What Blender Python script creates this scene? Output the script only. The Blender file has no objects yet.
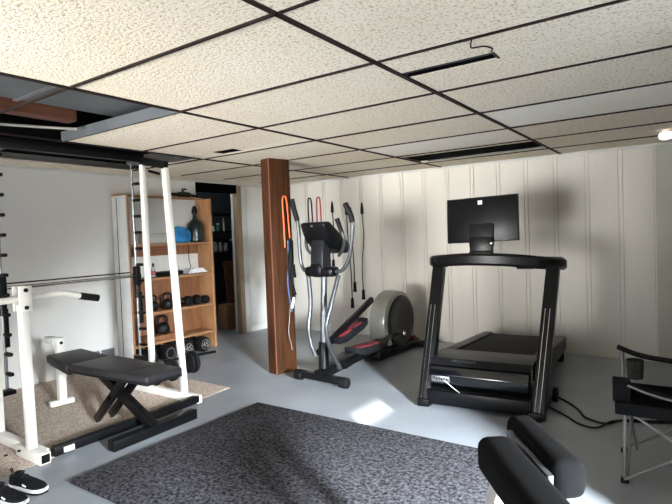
import bpy, bmesh, math, random
from mathutils import Vector, Matrix, Euler
random.seed(7)
sc = bpy.context.scene
C = sc.collection
PI = math.pi
R = math.radians

# ------------------------------------------------------------------ materials
MATS = {}
def lin(c):
    return tuple((x/12.92 if x <= .04045 else ((x+.055)/1.055)**2.4) for x in (v/255 for v in c))
def mat(name, col, rough=.5, metal=0., var=.12, scale=12., bump=0., bscale=None, spec=.5, col2=None, ramp=(.35, .65), detail=4., coat=0., stretch=None):
    m = bpy.data.materials.new(name); m.use_nodes = True
    nt = m.node_tree; b = nt.nodes['Principled BSDF']
    b.inputs['Roughness'].default_value = rough; b.inputs['Metallic'].default_value = metal
    b.inputs['Specular IOR Level'].default_value = spec; b.inputs['Coat Weight'].default_value = coat
    tc = nt.nodes.new('ShaderNodeTexCoord'); src = tc.outputs['Object']
    if stretch:
        mp = nt.nodes.new('ShaderNodeMapping'); mp.inputs['Scale'].default_value = stretch
        nt.links.new(src, mp.inputs['Vector']); src = mp.outputs['Vector']
    n = nt.nodes.new('ShaderNodeTexNoise'); n.inputs['Scale'].default_value = scale; n.inputs['Detail'].default_value = detail
    nt.links.new(src, n.inputs['Vector'])
    r = nt.nodes.new('ShaderNodeValToRGB'); r.color_ramp.elements[0].position, r.color_ramp.elements[1].position = ramp
    c1 = lin(col); c2 = lin(col2) if col2 else tuple(x*(1-var) for x in c1)
    r.color_ramp.elements[0].color = (*c2, 1); r.color_ramp.elements[1].color = (*c1, 1)
    nt.links.new(n.outputs['Fac'], r.inputs['Fac']); nt.links.new(r.outputs['Color'], b.inputs['Base Color'])
    if bump:
        n2 = nt.nodes.new('ShaderNodeTexNoise'); n2.inputs['Scale'].default_value = bscale or scale*3; n2.inputs['Detail'].default_value = 3
        nt.links.new(src, n2.inputs['Vector'])
        bp = nt.nodes.new('ShaderNodeBump'); bp.inputs['Strength'].default_value = bump; bp.inputs['Distance'].default_value = .01
        nt.links.new(n2.outputs['Fac'], bp.inputs['Height']); nt.links.new(bp.outputs['Normal'], b.inputs['Normal'])
    MATS[name] = m
    return m
def emis(name, col, s):
    m = bpy.data.materials.new(name); m.use_nodes = True
    b = m.node_tree.nodes['Principled BSDF']; b.inputs['Base Color'].default_value = (*lin(col), 1)
    b.inputs['Emission Color'].default_value = (*lin(col), 1); b.inputs['Emission Strength'].default_value = s
    return m

M_floor = mat('painted_concrete', (146, 152, 158), .38, var=.16, scale=2.2, bump=.05, bscale=30, detail=8)
M_plaster = mat('white_plaster', (214, 213, 208), .75, var=.07, scale=1.6, bump=.05, bscale=60)
M_panel = mat('cream_paneling', (214, 210, 201), .6, var=.07, scale=3., bump=.03, bscale=40, stretch=(1, 1, .2))
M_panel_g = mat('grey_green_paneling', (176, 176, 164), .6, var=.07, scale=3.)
M_groove = mat('panel_groove', (150, 140, 122), .8)
M_white = mat('white_trim', (226, 225, 220), .5, var=.05)
M_greytrim = mat('pale_grey_trim', (196, 197, 194), .6, var=.1, scale=6)
M_tan = mat('tan_jamb', (150, 130, 104), .6, var=.2, scale=8, stretch=(6, 6, .5))
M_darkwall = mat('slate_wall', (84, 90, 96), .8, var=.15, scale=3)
M_tile = None
def tile_mat(name, base, speck, size, amount):
    m = bpy.data.materials.new(name); m.use_nodes = True
    nt = m.node_tree; b = nt.nodes['Principled BSDF']; b.inputs['Roughness'].default_value = .85
    b.inputs['Specular IOR Level'].default_value = .2
    tc = nt.nodes.new('ShaderNodeTexCoord')
    n = nt.nodes.new('ShaderNodeTexNoise'); n.inputs['Scale'].default_value = size; n.inputs['Detail'].default_value = 3; n.inputs['Roughness'].default_value = .65
    nt.links.new(tc.outputs['Object'], n.inputs['Vector'])
    r = nt.nodes.new('ShaderNodeValToRGB'); r.color_ramp.elements[0].position = amount; r.color_ramp.elements[1].position = amount+.10
    r.color_ramp.elements[0].color = (*lin(speck), 1); r.color_ramp.elements[1].color = (1, 1, 1, 1)
    nt.links.new(n.outputs['Fac'], r.inputs['Fac'])
    g = nt.nodes.new('ShaderNodeTexNoise'); g.inputs['Scale'].default_value = 1.1; g.inputs['Detail'].default_value = 5
    nt.links.new(tc.outputs['Object'], g.inputs['Vector'])
    r2 = nt.nodes.new('ShaderNodeValToRGB'); c = lin(base)
    r2.color_ramp.elements[0].position = .28; r2.color_ramp.elements[1].position = .62
    r2.color_ramp.elements[0].color = (c[0]*.93, c[1]*.9, c[2]*.84, 1); r2.color_ramp.elements[1].color = (*c, 1)
    nt.links.new(g.outputs['Fac'], r2.inputs['Fac'])
    mx = nt.nodes.new('ShaderNodeMix'); mx.data_type = 'RGBA'; mx.blend_type = 'MULTIPLY'; mx.inputs['Factor'].default_value = 1
    nt.links.new(r2.outputs['Color'], mx.inputs['A']); nt.links.new(r.outputs['Color'], mx.inputs['B'])
    nt.links.new(mx.outputs['Result'], b.inputs['Base Color'])
    bp = nt.nodes.new('ShaderNodeBump'); bp.inputs['Strength'].default_value = .55; bp.inputs['Distance'].default_value = .012
    nt.links.new(n.outputs['Fac'], bp.inputs['Height']); nt.links.new(bp.outputs['Normal'], b.inputs['Normal'])
    return m
M_tile = tile_mat('textured_ceiling_tile', (236, 227, 211), (208, 196, 176), 80, .37)
M_tile_w = tile_mat('smooth_ceiling_tile', (250, 246, 236), (238, 232, 220), 60, .34)
M_grid = mat('bronze_grid', (36, 26, 23), .7, var=.3, spec=.15)
M_void = mat('black_void', (6, 6, 7), .9, spec=.02, var=.3)  # near-black colour stands in for shade inside the ceiling openings
M_steelbeam = mat('black_painted_steel', (12, 14, 17), .45, spec=.22, var=.35, scale=6)
M_duct = mat('sheet_metal', (98, 103, 106), .5, .4, var=.2, scale=4)
M_joist = mat('joist_wood', (104, 60, 40), .7, var=.35, scale=6, stretch=(8, .6, 8))
M_post = mat('post_wood', (76, 47, 26), .6, spec=.12, col2=(44, 23, 13), scale=5, detail=8, stretch=(9, 9, .45), bump=.05, ramp=(.3, .7))
M_pine = mat('pine_board', (162, 120, 82), .55, col2=(144, 102, 66), scale=4, stretch=(2, 1, 1), detail=6)
M_pine_d = mat('pine_back', (138, 92, 60), .6, col2=(112, 72, 46), scale=4, stretch=(3, 5, .8), detail=6)
M_rug = None
M_wpaint = mat('white_powder_coat', (220, 218, 210), .35, var=.06, scale=9)
M_bpaint = mat('black_powder_coat', (12, 12, 14), .4, spec=.22, var=.3)
M_chrome = mat('chrome', (200, 202, 205), .2, 1., var=.1)
M_steel = mat('brushed_steel', (150, 153, 156), .35, .9, var=.15)
M_vinyl = mat('black_vinyl', (40, 39, 41), .42, spec=.22, var=.2, scale=25, bump=.05, bscale=150)
M_vinylseam = mat('black_edge_vinyl', (22, 22, 25), .42, spec=.22, var=.2)
M_foam = mat('black_foam', (9, 9, 10), .9, spec=.12, var=.25, scale=60, bump=.15, bscale=260)
M_rubber = mat('black_rubber', (14, 14, 16), .6, spec=.22, var=.3)
M_plastic = mat('black_plastic', (11, 12, 14), .33, spec=.22, var=.2, scale=10)
M_plastic2 = mat('charcoal_plastic', (26, 27, 31), .4, spec=.22, var=.2, scale=10)
M_gloss = mat('glossy_black', (7, 10, 15), .16, var=.2, coat=.4)
M_belt = mat('running_belt', (13, 13, 14), .75, spec=.22, var=.3, scale=90)
M_siltube = mat('silver_tube', (88, 91, 94), .36, .7, var=.1)
M_shroud = mat('silver_grey_shroud', (140, 140, 134), .35, .3, var=.08)
M_redmat = mat('red_black_tread', (120, 34, 44), .6, col2=(40, 22, 26), scale=16, ramp=(.45, .55))
M_green = mat('dark_green_glass', (14, 32, 30), .3, var=.3)
M_blue = mat('blue_towel', (40, 128, 176), .9, col2=(22, 88, 138), scale=14, bump=.6, bscale=22)
M_paper = mat('white_paper', (226, 226, 222), .7, var=.06)
M_board = mat('white_board', (214, 210, 202), .7, var=.08)
M_card = mat('cardboard', (150, 112, 78), .8, var=.15)
M_cardboard_d = mat('brown_hardboard', (112, 70, 50), .7, var=.2)
M_orange = mat('orange_rubber', (238, 104, 52), .5, var=.1)
M_red = mat('red_rubber', (168, 62, 64), .5, var=.2)
M_bluec = mat('blue_rubber', (60, 88, 130), .5, var=.2)
M_greyc = mat('grey_cord', (140, 136, 130), .6)
M_sneaker = mat('black_mesh_shoe', (14, 14, 18), .8, spec=.22, var=.35, scale=50)
M_sole = mat('white_sole', (214, 214, 214), .6)
M_canvas = mat('black_canvas', (9, 9, 10), .9, spec=.22, var=.3, scale=80, bump=.1, bscale=300)
M_mesh = mat('grey_mesh', (56, 56, 52), .9, var=.4, scale=90)
M_chairsteel = mat('grey_chair_tube', (128, 128, 124), .4, .4)
M_logo = mat('white_logo', (236, 238, 238), .5, var=.02)
M_cone = mat('clear_grey_plastic', (176, 174, 168), .3, var=.08)
M_jar = mat('pale_jar', (150, 160, 160), .3, var=.2)
M_greenp = mat('green_plastic', (64, 120, 84), .5)
M_iron = mat('cast_iron', (17, 17, 19), .5, spec=.22, var=.3, scale=30)

def rug_mat(name, a, b_, sc1, strength, mid=.5):
    m = bpy.data.materials.new(name); m.use_nodes = True
    nt = m.node_tree; b = nt.nodes['Principled BSDF']; b.inputs['Roughness'].default_value = .95; b.inputs['Specular IOR Level'].default_value = .1
    tc = nt.nodes.new('ShaderNodeTexCoord')
    n = nt.nodes.new('ShaderNodeTexNoise'); n.inputs['Scale'].default_value = sc1; n.inputs['Detail'].default_value = 6; n.inputs['Roughness'].default_value = .75
    nt.links.new(tc.outputs['Object'], n.inputs['Vector'])
    r = nt.nodes.new('ShaderNodeValToRGB'); r.color_ramp.elements[0].position = mid-.12; r.color_ramp.elements[1].position = mid+.12
    r.color_ramp.elements[0].color = (*lin(a), 1); r.color_ramp.elements[1].color = (*lin(b_), 1)
    nt.links.new(n.outputs['Fac'], r.inputs['Fac'])
    nt.links.new(r.outputs['Color'], b.inputs['Base Color'])
    bp = nt.nodes.new('ShaderNodeBump'); bp.inputs['Strength'].default_value = strength; bp.inputs['Distance'].default_value = .02
    nt.links.new(n.outputs['Fac'], bp.inputs['Height']); nt.links.new(bp.outputs['Normal'], b.inputs['Normal'])
    return m
M_rug = rug_mat('charcoal_shag', (24, 24, 27), (104, 103, 109), 55, .8, .53)
M_carpet = rug_mat('beige_tufted', (150, 128, 112), (222, 208, 194), 85, .6)

# ------------------------------------------------------------------ mesh helpers
def v(*a): return Vector(a)
def smooth_path(pts, sub=6):
    P = [Vector(p) for p in pts]
    if len(P) < 3: return P
    out = []
    for i in range(len(P)-1):
        p0 = P[i-1] if i else P[0]*2-P[1]; p1 = P[i]; p2 = P[i+1]; p3 = P[i+2] if i+2 < len(P) else P[-1]*2-P[-2]
        for k in range(sub):
            t = k/sub
            out.append(.5*((2*p1)+(p2-p0)*t+(2*p0-5*p1+4*p2-p3)*t*t+(3*p1-p0-3*p2+p3)*t**3))
    out.append(P[-1])
    return out
class MB:
    def __init__(s): s.bm = bmesh.new()
    def _merge(s, b2, mx=None):
        me = bpy.data.meshes.new('tmp'); b2.to_mesh(me); b2.free()
        if mx is not None: me.transform(mx)
        s.bm.from_mesh(me); bpy.data.meshes.remove(me); return s
    def box(s, c, d, rot=None, bev=0., seg=2):
        b = bmesh.new(); bmesh.ops.create_cube(b, size=1); bmesh.ops.scale(b, vec=d, verts=b.verts)
        if bev: bmesh.ops.bevel(b, geom=b.edges[:], offset=min(bev, min(d)*.49), segments=seg, profile=.5, affect='EDGES')
        mx = Matrix.Translation(c) @ (Euler(rot).to_matrix().to_4x4() if rot else Matrix.Identity(4))
        return s._merge(b, mx)
    def lohi(s, a, b, bev=0.):
        return s.box([(x+y)/2 for x, y in zip(a, b)], [abs(y-x) for x, y in zip(a, b)], bev=bev)
    def bar(s, p0, p1, w, h, bev=0., up=(0, 0, 1)):
        p0, p1 = Vector(p0), Vector(p1); d = (p1-p0); L = d.length; d.normalize()
        u = Vector(up)
        if abs(d.dot(u)) > .99: u = Vector((0, 1, 0))
        x = d.cross(u).normalized(); z = x.cross(d)
        mx = Matrix((x, d, z)).transposed().to_4x4(); mx.translation = (p0+p1)/2
        b = bmesh.new(); bmesh.ops.create_cube(b, size=1); bmesh.ops.scale(b, vec=(w, L, h), verts=b.verts)
        if bev: bmesh.ops.bevel(b, geom=b.edges[:], offset=bev, segments=2, profile=.5, affect='EDGES')
        return s._merge(b, mx)
    def tube(s, pts, r, n=10, sub=0):
        P = smooth_path(pts, sub) if sub else [Vector(p) for p in pts]
        m = len(P)
        if isinstance(r, (int, float)): rr = [r]*m
        else:
            k = len(r); rr = []
            for i in range(m):
                f = i/(m-1)*(k-1); a = int(min(f, k-2)); rr.append(r[a]+(r[a+1]-r[a])*(f-a))
        bm = s.bm; rings = []
        T = [(P[min(i+1, m-1)]-P[max(i-1, 0)]).normalized() for i in range(m)]
        up = Vector((0, 0, 1)) if abs(T[0].z) < .9 else Vector((1, 0, 0))
        N = T[0].cross(up).normalized()
        for i in range(m):
            N = (N-T[i]*N.dot(T[i])).normalized(); B = T[i].cross(N)
            rings.append([bm.verts.new(P[i]+(N*math.cos(2*PI*k/n)+B*math.sin(2*PI*k/n))*rr[i]) for k in range(n)])
        for i in range(m-1):
            for k in range(n):
                bm.faces.new((rings[i][k], rings[i][(k+1) % n], rings[i+1][(k+1) % n], rings[i+1][k]))
        bm.faces.new(rings[0][::-1]); bm.faces.new(rings[-1])
        return s
    def cyl(s, p0, p1, r, r1=None, n=20): return s.tube([p0, p1], [r, r1 if r1 is not None else r], n)
    def lathe(s, prof, o=(0, 0, 0), axis='z', n=24):
        b = bmesh.new(); rings = []
        for (r, z) in prof:
            rings.append([b.verts.new((max(r, 1e-4)*math.cos(2*PI*k/n), max(r, 1e-4)*math.sin(2*PI*k/n), z)) for k in range(n)])
        for i in range(len(rings)-1):
            for k in range(n):
                b.faces.new((rings[i][k], rings[i][(k+1) % n], rings[i+1][(k+1) % n], rings[i+1][k]))
        b.faces.new(rings[0][::-1]); b.faces.new(rings[-1])
        rot = {'z': Matrix.Identity(4), 'y': Matrix.Rotation(-PI/2, 4, 'X'), 'x': Matrix.Rotation(PI/2, 4, 'Y')}[axis]
        return s._merge(b, Matrix.Translation(o) @ rot)
    def prism(s, poly, a, b, axis='x', bev=0.):
        # poly: 2D outline in the two other axes; extruded along axis from a to b
        bm = bmesh.new()
        def P(t, q): return {'x': (t, q[0], q[1]), 'y': (q[0], t, q[1]), 'z': (q[0], q[1], t)}[axis]
        A = [bm.verts.new(P(a, q)) for q in poly]; B = [bm.verts.new(P(b, q)) for q in poly]
        n = len(poly)
        for i in range(n): bm.faces.new((A[i], A[(i+1) % n], B[(i+1) % n], B[i]))
        bm.faces.new(A[::-1]); bm.faces.new(B)
        bmesh.ops.recalc_face_normals(bm, faces=bm.faces)
        if bev: bmesh.ops.bevel(bm, geom=bm.edges[:], offset=bev, segments=2, profile=.5, affect='EDGES')
        return s._merge(bm)
    def ell(s, c, d, n=16):
        b = bmesh.new(); bmesh.ops.create_uvsphere(b, u_segments=n, v_segments=n//2+2, radius=.5); bmesh.ops.scale(b, vec=d, verts=b.verts)
        return s._merge(b, Matrix.Translation(c))
    def build(s, name, m, parent=None, loc=None, rot=None, ang=38):
        bm = s.bm
        bmesh.ops.recalc_face_normals(bm, faces=bm.faces)
        for f in bm.faces: f.smooth = True
        ca = R(ang)
        for e in bm.edges:
            if len(e.link_faces) != 2 or e.calc_face_angle(0) > ca: e.smooth = False
        me = bpy.data.meshes.new(name); bm.to_mesh(me); bm.free()
        me.materials.append(m)
        o = bpy.data.objects.new(name, me); C.objects.link(o)
        if parent: o.parent = parent
        if loc: o.location = loc
        if rot is not None: o.rotation_euler = (0, 0, rot)
        return o
def tag(o, label, cat, group=None, kind=None):
    o['label'] = label; o['category'] = cat
    if group: o['group'] = group
    if kind: o['kind'] = kind
    return o
def thing(name, label, cat, loc=(0, 0, 0), rotz=0., group=None):
    o = bpy.data.objects.new(name, None); C.objects.link(o)
    o.empty_display_size = .1; o.location = loc; o.rotation_euler = (0, 0, rotz)
    return tag(o, label, cat, group)
def struct(o): o['kind'] = 'structure'; return o
def dup(root, loc, rotz, label, group=None):
    r = root.copy(); C.objects.link(r); r.location = loc; r.rotation_euler = (0, 0, rotz); r['label'] = label
    if group: r['group'] = group
    for ch in list(root.children):
        c = ch.copy(); C.objects.link(c); c.parent = r
        for g in list(ch.children):
            d = g.copy(); C.objects.link(d); d.parent = c
    return r
def text_mesh(name, body, size, m, parent, mx, extrude=.0008):
    cu = bpy.data.curves.new(name, 'FONT'); cu.body = body; cu.size = size; cu.extrude = extrude; cu.align_x = 'CENTER'; cu.align_y = 'CENTER'
    t = bpy.data.objects.new(name, cu); C.objects.link(t)
    dg = bpy.context.evaluated_depsgraph_get(); dg.update()
    me = bpy.data.meshes.new_from_object(t.evaluated_get(dg)); bpy.data.objects.remove(t); bpy.data.curves.remove(cu)
    me.transform(mx); me.name = name; me.materials.clear(); me.materials.append(m)
    o = bpy.data.objects.new(name, me); C.objects.link(o); o.parent = parent
    return o

# ------------------------------------------------------------------ room numbers
XL, YB, ZC = -4.85, 5.39, 1.935           # left wall, back wall, ceiling
XR, YF = 2.60, -2.40                      # right wall (window side), wall behind the camera
XP = 0.42                                 # partition to the right of the treadmill end
GX, GY, TL, TW = -2.293, 1.264, 1.22, .61  # ceiling grid

# floor
struct(MB().lohi((-6.6, YF-.1, -.1), (XR+.1, 7.2, 0)).build('floor', M_floor))
# left wall, split round the doorway
DY0, DY1, DZ = 4.13, 4.80, 1.86
w = MB(); w.lohi((XL-.12, YF-.1, 0), (XL, DY0, ZC+.5)); w.lohi((XL-.12, DY1, 0), (XL, YB+.1, ZC+.5)); w.lohi((XL-.12, DY0, DZ), (XL, DY1, ZC+.5))
wl = struct(w.build('wall_left', M_plaster))
# back wall: vertical boards with a narrow bead between
w = MB(); w.lohi((XL, YB+.012, 0), (-.30, YB+.12, ZC+.5))
x = -.308; k = 0
while x > XL-.02:
    a = max(x-.275, XL+.002)
    if a < x-.06:
        w.lohi((a+.034, YB, 0), (x-.004, YB+.02, ZC), bev=.003)
        w.lohi((a+.004, YB+.001, 0), (a+.029, YB+.02, ZC), bev=.003)
    x -= .278
wb = struct(w.build('wall_back', M_panel))
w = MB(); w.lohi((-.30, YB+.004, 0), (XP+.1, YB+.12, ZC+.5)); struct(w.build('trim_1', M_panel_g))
# right side: partition beside the back half, then the window wall
struct(MB().lohi((XP, 1.98, 0), (XP+.1, YB+.1, ZC+.5)).build('wall_right', M_panel))
struct(MB().lohi((XP, 1.88, 0), (XR+.1, 1.98, ZC+.5)).build('wall_return', M_panel))
WY0, WY1, WZ0, WZ1 = -.20, .75, .75, 1.70
SY, SZ = -.47, 1.72                         # unseen slit added to shape the sun patch on the floor
w = MB()
X0, X1 = XR, XR+.1
w.lohi((X0, YF-.1, 0), (X1, SY-.23, ZC+.5)); w.lohi((X0, SY-.23, 0), (X1, SY+.23, SZ-.055)); w.lohi((X0, SY-.23, SZ+.055), (X1, SY+.23, ZC+.5))
w.lohi((X0, SY+.23, 0), (X1, WY0, ZC+.5)); w.lohi((X0, WY0, 0), (X1, WY1, WZ0)); w.lohi((X0, WY0, WZ1), (X1, WY1, ZC+.5)); w.lohi((X0, WY1, 0), (X1, 1.98, ZC+.5))
struct(w.build('wall_window', M_plaster))
w = MB(); VX0, VX1, VZ0, VZ1 = -3.7, -.9, .30, 1.75
w.lohi((XL-.1, YF-.1, 0), (VX0, YF, ZC+.5)); w.lohi((VX1, YF-.1, 0), (XR+.1, YF, ZC+.5)); w.lohi((VX0, YF-.1, 0), (VX1, YF, VZ0)); w.lohi((VX0, YF-.1, VZ1), (VX1, YF, ZC+.5))
struct(w.build('wall_front', M_plaster))
# windows: frosted daylight pane in the long opening, open slot above
win = MB()
for a, b in (((X0, WY0, WZ0), (X0+.08, WY1, WZ0+.05)), ((X0, WY0, WZ1-.05), (X0+.08, WY1, WZ1)), ((X0, WY0, WZ0), (X0+.08, WY0+.05, WZ1)), ((X0, WY1-.05, WZ0), (X0+.08, WY1, WZ1)), ((X0, (WY0+WY1)/2-.02, WZ0), (X0+.08, (WY0+WY1)/2+.02, WZ1))): win.lohi(a, b)
wn = struct(win.build('window_1', M_white))
PANE = emis('daylit_frosted_glass', (240, 243, 255), 14.)
MB().lohi((X0+.03, WY0+.04, WZ0+.04), (X0+.04, WY1-.04, WZ1-.04)).build('pane', PANE, wn)

w = MB()
for a, b in (((VX0, YF-.08, VZ0), (VX1, YF, VZ0+.05)), ((VX0, YF-.08, VZ1-.05), (VX1, YF, VZ1)), ((VX0, YF-.08, VZ0), (VX0+.05, YF, VZ1)), ((VX1-.05, YF-.08, VZ0), (VX1, YF, VZ1)), (((VX0+VX1)/2-.02, YF-.08, VZ0), ((VX0+VX1)/2+.02, YF, VZ1))): w.lohi(a, b)
w2 = struct(w.build('added_window', M_white))  # unseen window added as soft fill for back wall and ceiling
FILL_PANE = emis('fill_pane_glow', (240, 243, 255), 3.5)
MB().lohi((VX0+.04, YF-.04, VZ0+.04), (VX1-.04, YF-.03, VZ1-.04)).build('pane', FILL_PANE, w2)
# baseboards
struct(MB().lohi((XL, DY1+.16, 0), (XL+.012, YB, .07)).build('baseboard_left', M_white))
# doorway casing
w = MB(); w.lohi((XL-.06, DY1-.02, 0), (XL+.015, DY1+.06, DZ+.05), bev=.004)
d2 = struct(w.build('door_2', M_tan))
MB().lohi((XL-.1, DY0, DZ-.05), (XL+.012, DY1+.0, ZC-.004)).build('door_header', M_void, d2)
MB().lohi((XL-.01, DY1+.06, 0), (XL+.012, DY1+.16, DZ+.05), bev=.004).build('outer_casing', M_greytrim, d2)
# utility room behind the doorway
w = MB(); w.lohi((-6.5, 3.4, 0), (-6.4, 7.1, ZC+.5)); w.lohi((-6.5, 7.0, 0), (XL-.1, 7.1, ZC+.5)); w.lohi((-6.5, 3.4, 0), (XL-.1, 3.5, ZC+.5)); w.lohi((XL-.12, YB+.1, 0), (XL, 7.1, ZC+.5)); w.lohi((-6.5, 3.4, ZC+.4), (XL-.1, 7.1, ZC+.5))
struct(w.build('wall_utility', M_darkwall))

# ------------------------------------------------------------------ ceiling
ceil = MB(); ceilw = MB(); tt = .014
def tile(mb, x0, y0, x1, y1, sag=.002):
    mb.box(((x0+x1)/2, (y0+y1)/2, ZC+tt/2+random.uniform(0, sag)), (x1-x0-.004, y1-y0-.004, tt), rot=(random.uniform(-.003, .003), random.uniform(-.002, .002), 0))
xs = [-4.56]+[GX+TL*j for j in (-1, 0, 1, 2, 3)]+[XR]
ys = [YF]+[GY+TW*i for i in range(-5, 7)]+[YB]
tile(ceil, XL, YF, -4.56, YB, 0)
for a in range(len(xs)-1):
    for b in range(len(ys)-1):
        x0, x1, y0, y1 = xs[a], xs[a+1], ys[b], ys[b+1]
        if a == 0 and y1 < 3.2: continue
        if a == 1 and y1 < 1.9: continue
        if a == 2 and abs(y0-4.314) < .05:                      # half tile missing near the back wall
            tile(ceil, x0, y0, x1, y0+.10); tile(ceil, x0, y1-.09, x1, y1); continue
        if a == 3 and abs(y0-1.874) < .05:                      # slot cut beside the grid
            tile(ceil, x0, y0, x1, 2.085); tile(ceil, x0, 2.165, x1, y1); tile(ceil, -.66, 2.083, x1, 2.167); continue
        if a == 1 and abs(y0-2.484) < .05:
            tile(ceil, x0, y0, x1, 2.92); tile(ceil, x0, 3.03, x1, y1); tile(ceil, x0, 2.918, -3.20, 3.032); tile(ceil, -2.98, 2.918, x1, 3.032); continue
        wt = (a == 3 and (abs(y0-3.094) < .05)) or (a == 2 and abs(y0-3.704) < .05) or (a == 2 and abs(y0-3.094) < .05 and False)
        tile(ceilw if wt else ceil, x0, y0, x1, y1)
cl = struct(ceil.build('ceiling', M_tile))
ceilw.build('white_tiles', M_tile_w, cl)
g = MB()
def gridbar(a, b, w=.022):
    g.lohi((min(a[0], b[0])-(w/2 if a[0] == b[0] else 0), min(a[1], b[1])-(w/2 if a[1] == b[1] else 0), ZC-.006), (max(a[0], b[0])+(w/2 if a[0] == b[0] else 0), max(a[1], b[1])+(w/2 if a[1] == b[1] else 0), ZC+.004))
for j in (-1, 0, 1, 2): gridbar((GX+TL*j, YF), (GX+TL*j, YB), .022)
for yy in ys[1:-1]:
    gridbar((-4.56 if yy > 3.0 else GX-TL if yy > 1.8 else GX-TL, yy), (XR, yy), .013)
g.build('ceiling_grid', M_grid, cl)
# wall angle where ceiling meets walls
w = MB(); w.lohi((XL, YF, ZC-.02), (XL+.02, YB, ZC-.002)); w.lohi((XL, YB-.02, ZC-.02), (XP, YB, ZC-.002)); w.build('wall_angle', M_greytrim, cl)
# floor deck above the tiles, coloured black for the unlit void
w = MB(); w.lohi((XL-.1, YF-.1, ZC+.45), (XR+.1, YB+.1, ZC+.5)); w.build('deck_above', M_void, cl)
MB().lohi((GX-TL, 1.864, ZC-.006), (GX, 1.873, ZC+.06)).build('edge_angle', M_duct, cl)
# bits inside the openings
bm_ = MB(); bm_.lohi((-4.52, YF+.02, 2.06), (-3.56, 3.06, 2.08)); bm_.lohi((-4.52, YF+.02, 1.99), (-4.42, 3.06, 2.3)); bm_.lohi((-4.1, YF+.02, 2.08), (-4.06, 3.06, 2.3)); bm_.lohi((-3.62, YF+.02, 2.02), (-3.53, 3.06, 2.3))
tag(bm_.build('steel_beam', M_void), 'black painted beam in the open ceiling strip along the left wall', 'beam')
dk = thing('air_duct', 'grey sheet metal duct above the missing ceiling tiles', 'duct', (-2.62, 0, 2.02))
MB().lohi((-.36, YF+.02, 0), (.30, 3.2, .22), bev=.004).build('duct_body', M_duct, dk)
for yy in (.35, 1.35): MB().lohi((-.37, yy-.012, -.008), (.31, yy+.012, .23)).build('seam', M_steel, dk)
tag(MB().lohi((-3.22, YF+.02, 1.99), (-3.12, 1.76, 2.2), bev=.003).build('floor_joist', M_joist), 'bare brown wooden joist showing beside the grey duct', 'joist')
tag(MB().tube([(-3.47, -.2, 1.96), (-3.4, .7, 1.965), (-3.38, 1.2, 1.95), (-3.3, 1.62, 1.962), (-3.2, 1.8, 1.96)], .008, 8, 4).build('cable', M_greyc), 'pale cable lying along the edge of the open ceiling', 'cable')
cv = thing('ceiling_slot', 'dark slot with grey metal edge in the textured ceiling tile', 'slot', (-.855, 2.125, ZC))
MB().lohi((-.205, -.039, .003), (.195, .039, .008)).build('shade_plate', M_void, cv)  # black plate puts the slot's inner shade into colour
w = MB(); w.lohi((-.205, -.042, -.003), (.195, -.03, .003)); w.lohi((.19, -.042, -.003), (.2, .04, .003)); w.build('metal_edge', M_plastic2, cv)
tag(MB().tube([(-.672, 1.885, ZC-.003), (-.69, 1.93, ZC-.016), (-.66, 1.98, ZC-.004), (-.64, 2.02, ZC-.006), (-.66, 2.07, ZC-.001)], .003, 6, 5).build('wire', M_grid), 'thin brown wire hanging from the ceiling beside the dark slot', 'wire')
w = MB(); w.lohi((GX+.02, 4.42, ZC+.005), (GX+TL-.02, 4.80, ZC+.011)); tag(w.build('ceiling_recess', M_void), 'long dark recess where a ceiling tile is missing near the panelled wall', 'recess')  # nearly flush black sheet painted as the shade of the recess
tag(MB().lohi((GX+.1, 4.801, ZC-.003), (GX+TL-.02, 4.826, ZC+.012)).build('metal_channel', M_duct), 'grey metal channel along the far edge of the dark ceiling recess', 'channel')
tag(MB().lohi((-3.199, 2.921, ZC+.001), (-2.981, 3.029, ZC+.006)).build('ceiling_hatch', M_void), 'small dark opening in the ceiling tile near the wooden post', 'opening')  # flush black sheet stands in for shade inside the opening
# light bulb
lb = thing('light_bulb', 'white light bulb in a ceiling socket at the right edge', 'bulb', (-.16, 4.70, 1.895))
EM_BULB = emis('lit_bulb', (255, 246, 246), 1.4)
MB().lathe([(.001, -.08), (.022, -.073), (.034, -.05), (.035, -.03), (.028, -.002), (.016, .03), (.014, .05)], axis='x').build('glass_globe', EM_BULB, lb)
MB().lathe([(.015, .045), (.02, .05), (.02, .09), (.03, .095), (.03, .12)], axis='x').build('socket', M_white, lb)
MB().lohi((.07, -.012, .0), (.11, .012, .055)).build('bracket', M_white, lb)

# wall register
rg = thing('wall_register', 'grey wall register low on the white left wall', 'register', (XL+.001, 2.86, .0))
MB().lohi((0, -.13, .10), (.02, .13, .185), bev=.004).build('grille_body', M_steel, rg)
w = MB()
for k in range(4): w.lohi((.018, -.115, .115+.017*k), (.024, .115, .122+.017*k))
w.build('louvre', M_duct, rg)
MB().lohi((.019, -.03, .095), (.026, -.018, .19)).build('divider', M_white, rg)

# ------------------------------------------------------------------ wooden post
pt = thing('support_post', 'brown wood-clad square post between bookcase and elliptical', 'post', (0, 0, 0))
ang = math.atan2(.20, .05)
pc = MB(); poly = [(-3.225, 3.502), (-3.112, 3.482), (-3.055, 3.70), (-3.168, 3.72)]
pc.prism(poly, 0, ZC+.02, 'z', bev=.004)
pc.build('cladding', M_post, pt)
w = MB(); w.bar((-3.112, 3.481, 0), (-3.112, 3.481, ZC), .009, .009); w.build('corner_strip', M_cardboard_d, pt)
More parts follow.
